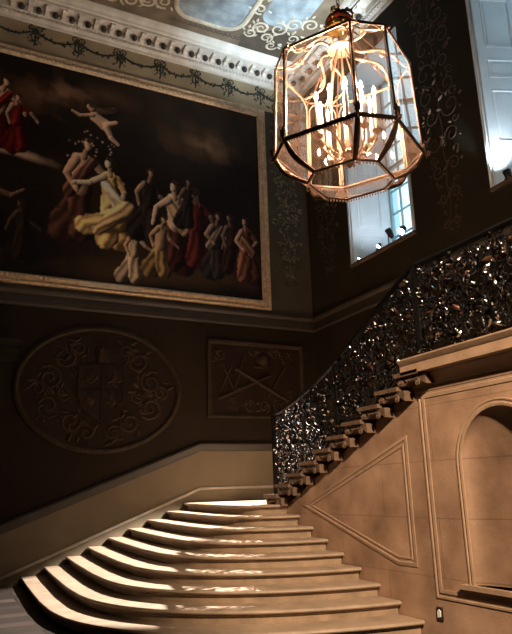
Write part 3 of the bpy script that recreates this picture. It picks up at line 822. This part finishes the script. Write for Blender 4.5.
figure(3.85, 5.75, 1.35, (.30, .19, .08), (.42, .27, .17), .08, 1, ((-.7, .3), (.4, .9)), 1, .8)
figure(4.75, 6.1, 1.8, (.16, .03, .025), (.30, .19, .13), -.04, -1, ((-.5, -.2), (.8, .3)), 0, .75); figure(4.5, 6.9, 1.15, (.06, .04, .035), (.32, .2, .14), 0, 1, ((-.5, -.2), (.8, .3)), 0, .6)
figure(5.15, 5.9, 1.5, (.06, .045, .04), (.32, .21, .15), .02, 1, ((-.6, .8), (.5, -.4)), 0, .8, (.20, .14, .1)); figure(5.5, 6.0, 1.4, (.08, .03, .025), (.28, .18, .12), 0, -1, ((-.4, .3), (.5, .2)), 0, .7)
figure(5.85, 5.85, 1.55, (.20, .08, .05), (.40, .26, .18), .02, -1, ((-.5, .7), (.6, -.7)), 0, .85, (.26, .14, .09))
paint(ell(1.75, 9.35, .55, .3, .3, .9, .6) * .6, (.16, .085, .05), .5); paint(ell(5.0, 8.85, .7, .32, -.2, .9, .6) * .5, (.12, .07, .04), .5)
for q in range(26):
    a, b = rs_.uniform(1.9, 2.9), rs_.uniform(7.9, 8.7); paint(ell(a, b, .03, .03, 0, .6, 0) * .8, np.array((.34, .25, .18)) * rs_.uniform(.4, 1))
lum = img.mean(2, keepdims=True)
img = np.clip(img * (1 + .15 * n3[..., None]) * (1 + 1.3 * np.clip((lum - .03) / .12, 0, 1)), .004, .92)
vs = np.stack([U.ravel(), np.full(U.size, YB - .03), V.ravel()], 1)
i0 = (np.arange(NZ - 1)[:, None] * NX + np.arange(NX - 1)[None, :]).ravel()
me = bpy.data.meshes.new('canvas')
me.from_pydata(vs.tolist(), [], np.stack([i0, i0 + 1, i0 + NX + 1, i0 + NX], 1).tolist()); me.update()
ca = me.color_attributes.new('pigment', 'FLOAT_COLOR', 'POINT')
ca.data.foreach_set('color', np.concatenate([img.reshape(-1, 3), np.ones((U.size, 1))], 1).astype(np.float32).ravel())
m, nt, b = nodes('oil_pigment')
at = nt.nodes.new('ShaderNodeAttribute'); at.attribute_name = 'pigment'
nt.links.new(at.outputs['Color'], b.inputs['Base Color']); b.inputs['Roughness'].default_value = .55; b.inputs['Specular IOR Level'].default_value = .1
me.materials.append(m)
o = bpy.data.objects.new('canvas', me); C.objects.link(o); adopt(o, pa)

# ------------------------------------------------------------------ oval medallion and trophy panel
ov = thing('relief_medallion', 'large dark oval medallion of carved arms with rope border on the lower wall', 'relief', (2.73, YB, 2.18))
OX, OZ, OA, OB = 2.78, 3.33, 1.53, 1.16
n = 64
MB().prism([(OX + OA * .97 * math.cos(2 * PI * i / n), OZ + OB * .97 * math.sin(2 * PI * i / n)) for i in range(n)], bk, .0, .02).build('ground', M['relief_ground'], ov)
mb = MB()
mb.sweep([(.04, 0), (.04, .04), (.01, .065), (-.03, .065), (-.06, .035), (-.06, 0)], [(OX + OA * math.cos(2 * PI * i / n), OZ + OB * math.sin(2 * PI * i / n)) for i in range(n)][::-1], bk, True)
for i in range(120):
    a = 2 * PI * i / 120; mb.ball(bk(OX + OA * .99 * math.cos(a), OZ + OB * .99 * math.sin(a), .06), .026, 6, 3, (1, .6, 1))
mb.build('rope_border', M['relief_frame'], ov, 40)
rg = random.Random(31); mb = MB(); st, lv = [], []
for s in (-1, 1):
    for (cx, cz, r, tn, a0) in ((.95, .15, .24, 1.6, 1), (.95, -.35, .22, 1.5, 4), (.70, .55, .22, 1.6, 2), (.45, .72, .16, 1.5, 5), (.55, -.62, .2, 1.5, 3), (1.15, -.05, .14, 1.4, 0), (.25, -.82, .14, 1.4, 1), (.7, -.15, .13, 1.4, 2)):
        st.append((spiral(OX + s * cx, OZ + cz, r, tn, a0 if s > 0 else PI - a0, s, 18), .022))
        for q in range(7):
            a = rg.uniform(0, 6.28); lv.append(((OX + s * (cx + r * math.cos(a)), OZ + cz + r * math.sin(a)), rg.uniform(0, 6.28), rg.uniform(.08, .2)))
put_ornament(mb, st, lv, lambda u, v: bk(u, v, .03), (0, -1, 0), .7)
mb.build('carved_foliage', M['relief_hi'], ov, 40)
mb = MB()   # shield with quartering, crest above
shp = [(-.42, .38), (0, .44), (.42, .38), (.42, -.15), (.30, -.42), (0, -.62), (-.30, -.42), (-.42, -.15)]
mb.prism([(OX + a, OZ + c) for a, c in shp], bk, .02, .045)
mb.sweep([(.025, .02), (.025, .06), (-.02, .06), (-.02, .02)], [(OX + a, OZ + c) for a, c in shp], bk, True)
mb.box(OX - .015, OX + .015, YB - .062, YB - .04, OZ - .62, OZ + .44); mb.box(OX - .42, OX + .42, YB - .06, YB - .04, OZ - .06, OZ - .03)
sh_ = mb.build('shield', M['relief_ground'], ov)
for (a, c, l) in ((-.22, .18, .2), (.22, .18, .2), (-.2, -.25, .18), (.2, -.25, .18)):
    mb = MB().ball(bk(OX + a, OZ + c, .045), .07, 8, 5, (1, .25, 1.1))
    for q in range(6): mb.leaf(bk(OX + a + rg.uniform(-.1, .1), OZ + c + rg.uniform(-.08, .08), .048), (math.cos(q * 1.1), 0, math.sin(q * 1.1)), (0, -1, 0), l * .7, .05, .002, .3)
    mb.build('charge', M['relief_hi'], sh_, 40)
mb = MB()
mb.lathe([(.12, 0), (.13, .05), (.10, .1), (.13, .2), (.03, .28)], (OX, YB - .04, OZ + .48), 10, 1, .3)
for q in range(5): mb.ball(bk(OX - .12 + .06 * q, OZ + .72 + .03 * (2 - abs(q - 2)), .05), .025, 6, 4)
mb.build('crest', M['relief_hi'], sh_, 40)

tr = thing('trophy_relief', 'dark square relief panel of crossed weapons on the wall behind the balustrade', 'relief', (6.05, YB, 2.85))
TX0, TX1, TZ0, TZ1 = 4.92, 7.2, 2.84, 4.46
MB().box(TX0 + .03, TX1 - .03, YB - .018, YB, TZ0 + .03, TZ1 - .03).build('ground', M['relief_ground'], tr)
mb = MB().sweep([(.0, 0), (.0, .05), (.03, .065), (.07, .05), (.10, .02), (.10, 0)], [(TX0, TZ0), (TX1, TZ0), (TX1, TZ1), (TX0, TZ1)], bk, True)
for i in range(40):
    for z in (TZ0 + .035, TZ1 - .035): mb.ball(bk(TX0 + .05 + i * .0558, z, .06), .024, 6, 3, (1, .6, 1))
for i in range(28):
    for x in (TX0 + .035, TX1 - .035): mb.ball(bk(x, TZ0 + .05 + i * .056, .06), .024, 6, 3, (1, .6, 1))
mb.build('rope_border', M['relief_frame'], tr, 40)
mb = MB()
def rod(a, b, r): mb.tube([bk(*a, .035), bk(*b, .035)], r, 6)
rod((5.15, 3.22), (6.35, 3.75), .035); rod((5.55, 3.85), (6.9, 3.15), .04); rod((5.5, 3.35), (5.75, 4.15), .025)
rod((5.2, 3.4), (5.45, 3.9), .02); rod((5.25, 3.95), (5.5, 3.4), .02); rod((6.3, 3.3), (6.75, 4.0), .025)
mb.ball(bk(6.2, 4.05, .03), .16, 10, 6, (1, .5, 1.1)); mb.lathe([(.2, 0), (.2, .03), (.1, .05)], (6.2, YB - .035, 3.9), 12, 1, .4)
mb.build('weapons', M['relief_hi'], tr, 40)
mb = MB(); st, lv = [], []; rg = random.Random(8)
for (cx, cz) in ((5.5, 3.12), (5.85, 3.1), (6.2, 3.08), (6.55, 3.1), (6.8, 3.35), (6.75, 4.15), (5.2, 4.15), (6.0, 4.25), (6.5, 4.2)):
    st.append((spiral(cx, cz, .14, 1.4, rg.uniform(0, 6), rg.choice((-1, 1)), 14), .018))
    for q in range(5): lv.append(((cx + rg.uniform(-.12, .12), cz + rg.uniform(-.1, .1)), rg.uniform(0, 6.28), rg.uniform(.08, .16)))
put_ornament(mb, st, lv, lambda u, v: bk(u, v, .024), (0, -1, 0), .7)
mb.build('carved_foliage', M['relief_hi'], tr, 40)

# ------------------------------------------------------------------ lantern
LX, LY, TH = 3.089, 4.183, -1.0273
ZR, ZBT, ZT = 2.825 + H, 2.582 + H, 3.725 + H
def octo(w, c, z):
    out = []
    for x, y in [(-w + c, -w), (w - c, -w), (w, -w + c), (w, w - c), (w - c, w), (-w + c, w), (-w, w - c), (-w, -w + c)]:
        out.append(Vector((LX + x * math.cos(TH) - y * math.sin(TH), LY + x * math.sin(TH) + y * math.cos(TH), z)))
    return out
R_, B_, T_ = octo(.566, .236, ZR), octo(.33, .145, ZBT), octo(.535, .222, ZT)
AX = Vector((LX, LY, 0))
def at(r, a, z): return Vector((LX + r * math.cos(a), LY + r * math.sin(a), z))
la = thing('lantern', 'great glazed bronze hall lantern with lit candles and a red and gold crown', 'lantern', (LX, LY, ZBT))
def bar(p, q, w, m_): m_.tube([p, q], w, 6)
for nm, ring, w in (('middle_rim', R_, .016), ('bottom_rim', B_, .012), ('top_rim', T_, .012)):
    m_ = MB().tube(ring, w, 8, True, nrm=(0, 0, 1), flat=1.35 if nm == 'middle_rim' else 1.)
    ro = m_.build(nm, M['bronze'], la, 60)
    if nm != 'top_rim':
        b_ = MB()
        for i in range(8):
            p, q = ring[i], ring[(i + 1) % 8]; k = max(3, int((q - p).length / .026))
            for j in range(k):
                c = p.lerp(q, (j + .5) / k); b_.ball((c.x, c.y, c.z - .024), .0085, 6, 4, (1, 1, 1.5))
        b_.build('bead_trim', M['gilt'], ro, True)
for i in range(8):
    # upright, with an outward finial on the middle rim
    m_ = MB().tube([R_[i], T_[i]], .0105, 6); u_ = m_.build('upright', M['bronze'], la, 60)
    d = (R_[i] - Vector((LX, LY, ZR))); d.z = 0; d.normalize()
    # curved rib down to the bottom rim with leaf lumps
    pts = []
    for t in np.linspace(0, 1, 9):
        p = R_[i].lerp(B_[i], t); bul = .045 * math.sin(PI * t); pts.append(p + d * bul - Vector((0, 0, bul * .5)))
    m_ = MB().tube(pts, [.020 + .007 * math.sin(PI * t) for t in np.linspace(0, 1, 9)], 6)
    for q in range(1, 7):
        m_.leaf(pts[q], pts[q + 1] - pts[q], d - Vector((0, 0, .6)), .06, .04, .004, .4)
    m_.build('rib', M['bronze'], la, 60)
    c = R_[i] + d * .012
    m_ = MB().lathe([(.012, -.03), (.02, -.005), (.014, .01), (.026, .035), (.026, .06), (.014, .09), (.004, .125)], tuple(c), 8)
    for q in range(4):
        a = q * PI / 2; m_.leaf(c + Vector((0, 0, .02)), (math.cos(a) * .4, math.sin(a) * .4, 1), (math.cos(a), math.sin(a), 0), .08, .03, .003, .4)
    m_.build('finial', M['bronze'], la, 60)
    m_ = MB(); pr = d * .05
    sp = spiral(.035, -.01, .03, 1.5, PI, 1, 14)
    m_.tube([R_[i] + d * u + Vector((0, 0, v)) for u, v in sp], .0065, 5); m_.ball(R_[i] + d * .035 + Vector((0, 0, -.01)), .012, 6, 4)
    m_.build('scroll_boss', M['gilt'], la, 60)
    # gilt inner edging of each upper light with rounded head
    j = (i + 1) % 8; p, q, pt, qt = R_[i], R_[j], T_[i], T_[j]
    e = (q - p).normalized(); Lw = (q - p).length; rr = min(.10, Lw * .4)
    inn = .018
    path = [p + e * inn + Vector((0, 0, .03)), pt + (qt - pt).normalized() * inn - Vector((0, 0, rr + .01))]
    for a in np.linspace(0, PI / 2, 6)[1:]:
        path.append(pt + (qt - pt).normalized() * (inn + rr * (1 - math.cos(a))) - Vector((0, 0, .012 + rr - rr * math.sin(a))))
    for a in np.linspace(PI / 2, 0, 6):
        path.append(qt - (qt - pt).normalized() * (inn + rr * (1 - math.cos(a))) - Vector((0, 0, .012 + rr - rr * math.sin(a))))
    path.append(q - e * inn + Vector((0, 0, .03)))
    MB().tube(path, .0055, 5).build('edging', M['gilt'], la, 60)
    # panes
    def pane(a, b, c_, d_, mt):
        n_ = (b - a).cross(d_ - a).normalized() * .0015
        MB().loft([[a + n_, b + n_, c_ + n_, d_ + n_], [a - n_, b - n_, c_ - n_, d_ - n_]]).build('pane', mt, la)
    pane(R_[i], R_[j], T_[j], T_[i], M['glass']); pane(B_[i], B_[j], R_[j], R_[i], M['glass_low'])
# top: plate, wavy gilt arms, ogee stays, crown, chain
ZD = ZT + .20
MB().lathe([(.008, .03), (.05, .03), (.105, .012), (.125, 0), (.125, -.012), (.08, -.02), (.03, -.03), (.008, -.03)], (LX, LY, ZD), 20).build('top_plate', M['gilt'], la, 40)
for i in range(8):
    d = T_[i] - Vector((LX, LY, ZT)); Ld = d.length; d.normalize(); sd = Vector((-d.y, d.x, 0))
    pts = []
    for t in np.linspace(0, 1, 16):
        pts.append(Vector((LX, LY, ZD)) + d * (.09 + (Ld - .09) * t) + sd * (.085 * math.sin(t * 2.4 * PI) * (1 - .3 * t)) + Vector((0, 0, -.20 * t ** 1.6 + .035 * math.sin(t * PI * 2))))
    a_ = MB().tube(pts, [.016 - .006 * t for t in np.linspace(0, 1, 16)], 6)
    for q in (4, 8, 11): a_.leaf(pts[q], pts[q + 1] - pts[q] + sd * .02, (0, 0, 1), .09, .03, .003, .5)
    sp = [pts[7] + d * u + Vector((0, 0, v)) for u, v in spiral(.03, -.045, .04, 1.4, 1.6, -1, 12)]
    a_.tube(sp, .007, 5)
    a_.build('scroll_arm', M['gilt'], la, 60)
    pts = [Vector((LX, LY, ZD + .22)) + d * (.05 + (Ld - .05) * t) + Vector((0, 0, -.42 * (.5 - .5 * math.cos(PI * t ** .8)))) for t in np.linspace(0, 1, 12)]
    MB().tube(pts, .008, 5).build('stay', M['bronze'], la, 60)
ZK = ZD + .20
cr_ = MB().lathe([(.10, 0), (.118, .005), (.118, .045), (.105, .05)], (LX, LY, ZK), 20).build('crown', M['crown_gold'], la, 40)
MB().lathe([(.095, .03), (.12, .07), (.125, .11), (.10, .15), (.05, .18), (.01, .185)], (LX, LY, ZK), 18).build('velvet_cap', M['crown_red'], cr_, 60)
c_ = MB()
for i in range(4):
    a = i * PI / 2 + .5
    c_.tube([at(.118, a, ZK + .05), at(.145, a, ZK + .11), at(.12, a, ZK + .17), at(.06, a, ZK + .20), at(.015, a, ZK + .19)], .012, 6)
    for q in range(5): 
        v = [at(.135, a, ZK + .07), at(.15, a, ZK + .11), at(.133, a, ZK + .16), at(.09, a, ZK + .20), at(.045, a, ZK + .205)][q]; c_.ball(v, .015, 6, 4)
for i in range(8):
    a = i * PI / 4 + .5; v = at(.122, a, ZK + .05); c_.leaf(v, (0, 0, 1), (math.cos(a), math.sin(a), 0), .055, .04, .004, .2); c_.ball(at(.12, a, ZK + .025), .012, 6, 4)
c_.ball((LX, LY, ZK + .225), .025, 8, 6); c_.box(LX - .006, LX + .006, LY - .006, LY + .006, ZK + .24, ZK + .30); c_.box(LX - .02, LX + .02, LY - .006, LY + .006, ZK + .265, ZK + .28)
c_.build('arches', M['crown_gold'], cr_, 60)
ch = MB(); z = ZK + .29; k = 0
while z < ZC - .03:
    dx, dy = ((1, 0), (0, 1))[k % 2]
    ch.tube([Vector((LX + dx * .016 * math.cos(a), LY + dy * .016 * math.cos(a), z + .03 + .034 * math.sin(a))) for a in np.linspace(0, 2 * PI, 11)[:-1]], .005, 5, True)
    z += .055; k += 1
ch.build('chain', M['bronze'], la, True)
MB().lathe([(.02, -.06), (.09, -.03), (.11, 0)], (LX, LY, ZC), 16).build('ceiling_rose', M['gilt'], la, 40)
# candelabrum inside: stem, hanging rods, arms, candles
ZP, ZF = 4.42, 4.775
MB().lathe([(.008, ZBT + .12), (.035, ZBT + .15), (.05, ZBT + .20), (.02, ZBT + .27), (.03, ZBT + .34), (.014, ZBT + .42), (.014, ZF), (.022, ZF + .05), (.012, ZF + .1), (.008, ZD - .02)], (LX, LY, 0), 12).build('stem', M['gilt'], la, 40)
for i in range(4):
    a = i * PI / 2 + .2
    pts = [at(.05 + .19 * math.sin(t * 1.75) ** 1.3 + .02 * math.sin(t * 9), a, ZD - .03 + (ZP + .06 - ZD) * t) for t in np.linspace(0, 1, 16)]
    MB().tube(pts, .008, 6).build('hanging_rod', M['gilt'], la, 60)
NC = 10
for i in range(NC):
    a = i * 2 * PI / NC + .35; rc = .27 if i % 2 == 0 else .235
    pts = []
    for t in np.linspace(0, 1, 14):
        pts.append(at(.02 + (rc - .02) * t, a + .25 * math.sin(t * PI), ZBT + .30 + (ZP - .02 - ZBT - .30) * t ** 1.5 - .09 * math.sin(PI * t)))
    arm = MB().tube(pts, .0085, 6)
    arm.tube([pts[6] + Vector((0, 0, v)) + (pts[7] - pts[6]).normalized() * u for u, v in spiral(.0, -.035, .035, 1.5, 1.5, 1, 12)], .006, 5)
    for q in (4, 8, 11): arm.leaf(pts[q], (pts[q + 1] - pts[q]) + Vector((0, 0, .02)), (0, 0, 1), .07, .03, .003, .6)
    ao = arm.build('candle_arm', M['gilt'], la, 60)
    c = at(rc, a, 0)
    MB().lathe([(.006, ZP - .03), (.02, ZP - .02), (.045, ZP), (.048, ZP + .008), (.02, ZP + .006), (.021, ZP + .04), (.0175, ZP + .042)], (c.x, c.y, 0), 12).build('drip_pan', M['gilt'], ao, 60)
    cd = MB().lathe([(.0165, ZP + .02), (.016, ZF - .008), (.012, ZF), (.002, ZF + .002)], (c.x, c.y, 0), 12).build('candle', M['wax'], la, 50)
    MB().lathe([(.003, ZF + .006), (.013, ZF + .022), (.016, ZF + .036), (.012, ZF + .056), (.005, ZF + .078), (.0008, ZF + .094)], (c.x, c.y, 0), 10).build('flame', M['flame'], cd, 'all')

# ------------------------------------------------------------------ light
def spot(name, p, d, e, ang, blend, rad, col):
    l = bpy.data.lights.new(name, 'SPOT'); l.energy = e; l.spot_size = math.radians(ang); l.spot_blend = blend; l.shadow_soft_size = rad; l.color = col
    o = bpy.data.objects.new(name, l); C.objects.link(o); o.location = p; o.rotation_euler = Vector(d).to_track_quat('-Z', 'Y').to_euler()
    return o
spot('spotlight_beam', p1 + Vector((-.02, 0, 0)), Vector((-.404, .074, -.912)), 21000, 54, .14, .04, (1., .90, .80))
spot('spotlight_beam', p2 + Vector((-.02, 0, 0)), Vector((2.6, 8.6, .0)) - p2, 260, 40, .4, .03, (1., .88, .76))
spot('spotlight_beam', p4, Vector((7.9, 10.2, 7.6)) - p4, 50, 120, .8, .05, (.86, .94, 1.))
spot('spotlight_beam', p4, Vector((2.6, 12., 10.6)) - p4, 600, 44, .8, .05, (1., .88, .72))
spot('spotlight_beam', p5, Vector((6.25, 10.3, 11.3)) - p5, 4600, 36, 1., .05, (.70, .89, 1.))
spot('spotlight_beam', p5, d5, 95, 110, .8, .05, (.82, .93, 1.))
spot('hall_lamp', Vector((1.1, -2.4, 6.0)), Vector((3.4, 7.4, -4.9)), 8300, 34, .7, .15, (1., .74, .50))
for i, (a, b) in enumerate(WIN):       # sampling portals for the sky in each opening
    l = bpy.data.lights.new('window_portal', 'AREA'); l.shape = 'RECTANGLE'; l.size = WZ1 - WZ0; l.size_y = b - a
    l.cycles.is_portal = True
    o = bpy.data.objects.new('window_portal', l); C.objects.link(o); o.location = (8.59, (a + b) / 2, (WZ0 + WZ1) / 2)
    o.rotation_euler = (0, PI / 2, 0)
w = bpy.data.worlds.new('sky'); bpy.context.scene.world = w; w.use_nodes = True
bg = w.node_tree.nodes['Background']; bg.inputs['Color'].default_value = (.78, .91, 1., 1); bg.inputs['Strength'].default_value = 2.0

# ------------------------------------------------------------------ camera
Rm = np.array([[0.8951728027996642, -0.44475820533765065, -0.029253921320496656], [0.08969482128187878, 0.24404309693224516, -0.965607480229379], [0.4366010675238958, 0.8617616292366184, 0.25835325082615773]])
cam = bpy.data.cameras.new('camera'); co = bpy.data.objects.new('camera', cam); C.objects.link(co)
cam.sensor_fit = 'VERTICAL'; cam.sensor_height = 36; cam.lens = 642.31 * 36 / 634; cam.clip_start = .05
r, dn, fw = [Vector(v) for v in Rm]
mw = Matrix((r, -dn, -fw)).transposed().to_4x4(); mw.translation = Vector((0, 0, H)); co.matrix_world = mw
sc = bpy.context.scene; sc.camera = co
for o in BASES:
    if '_base' in o: del o['_base']
sc.view_settings.view_transform = 'Standard'; sc.view_settings.look = 'None'; sc.view_settings.exposure = 0.; sc.view_settings.gamma = 1; sc.view_settings.use_curve_mapping = False
cy = sc.cycles
cy.use_denoising = True; cy.denoiser = 'OPENIMAGEDENOISE'
cy.max_bounces = 8; cy.diffuse_bounces = 4; cy.glossy_bounces = 4; cy.transparent_max_bounces = 24; cy.sample_clamp_indirect = 4; cy.caustics_reflective = False; cy.caustics_refractive = False
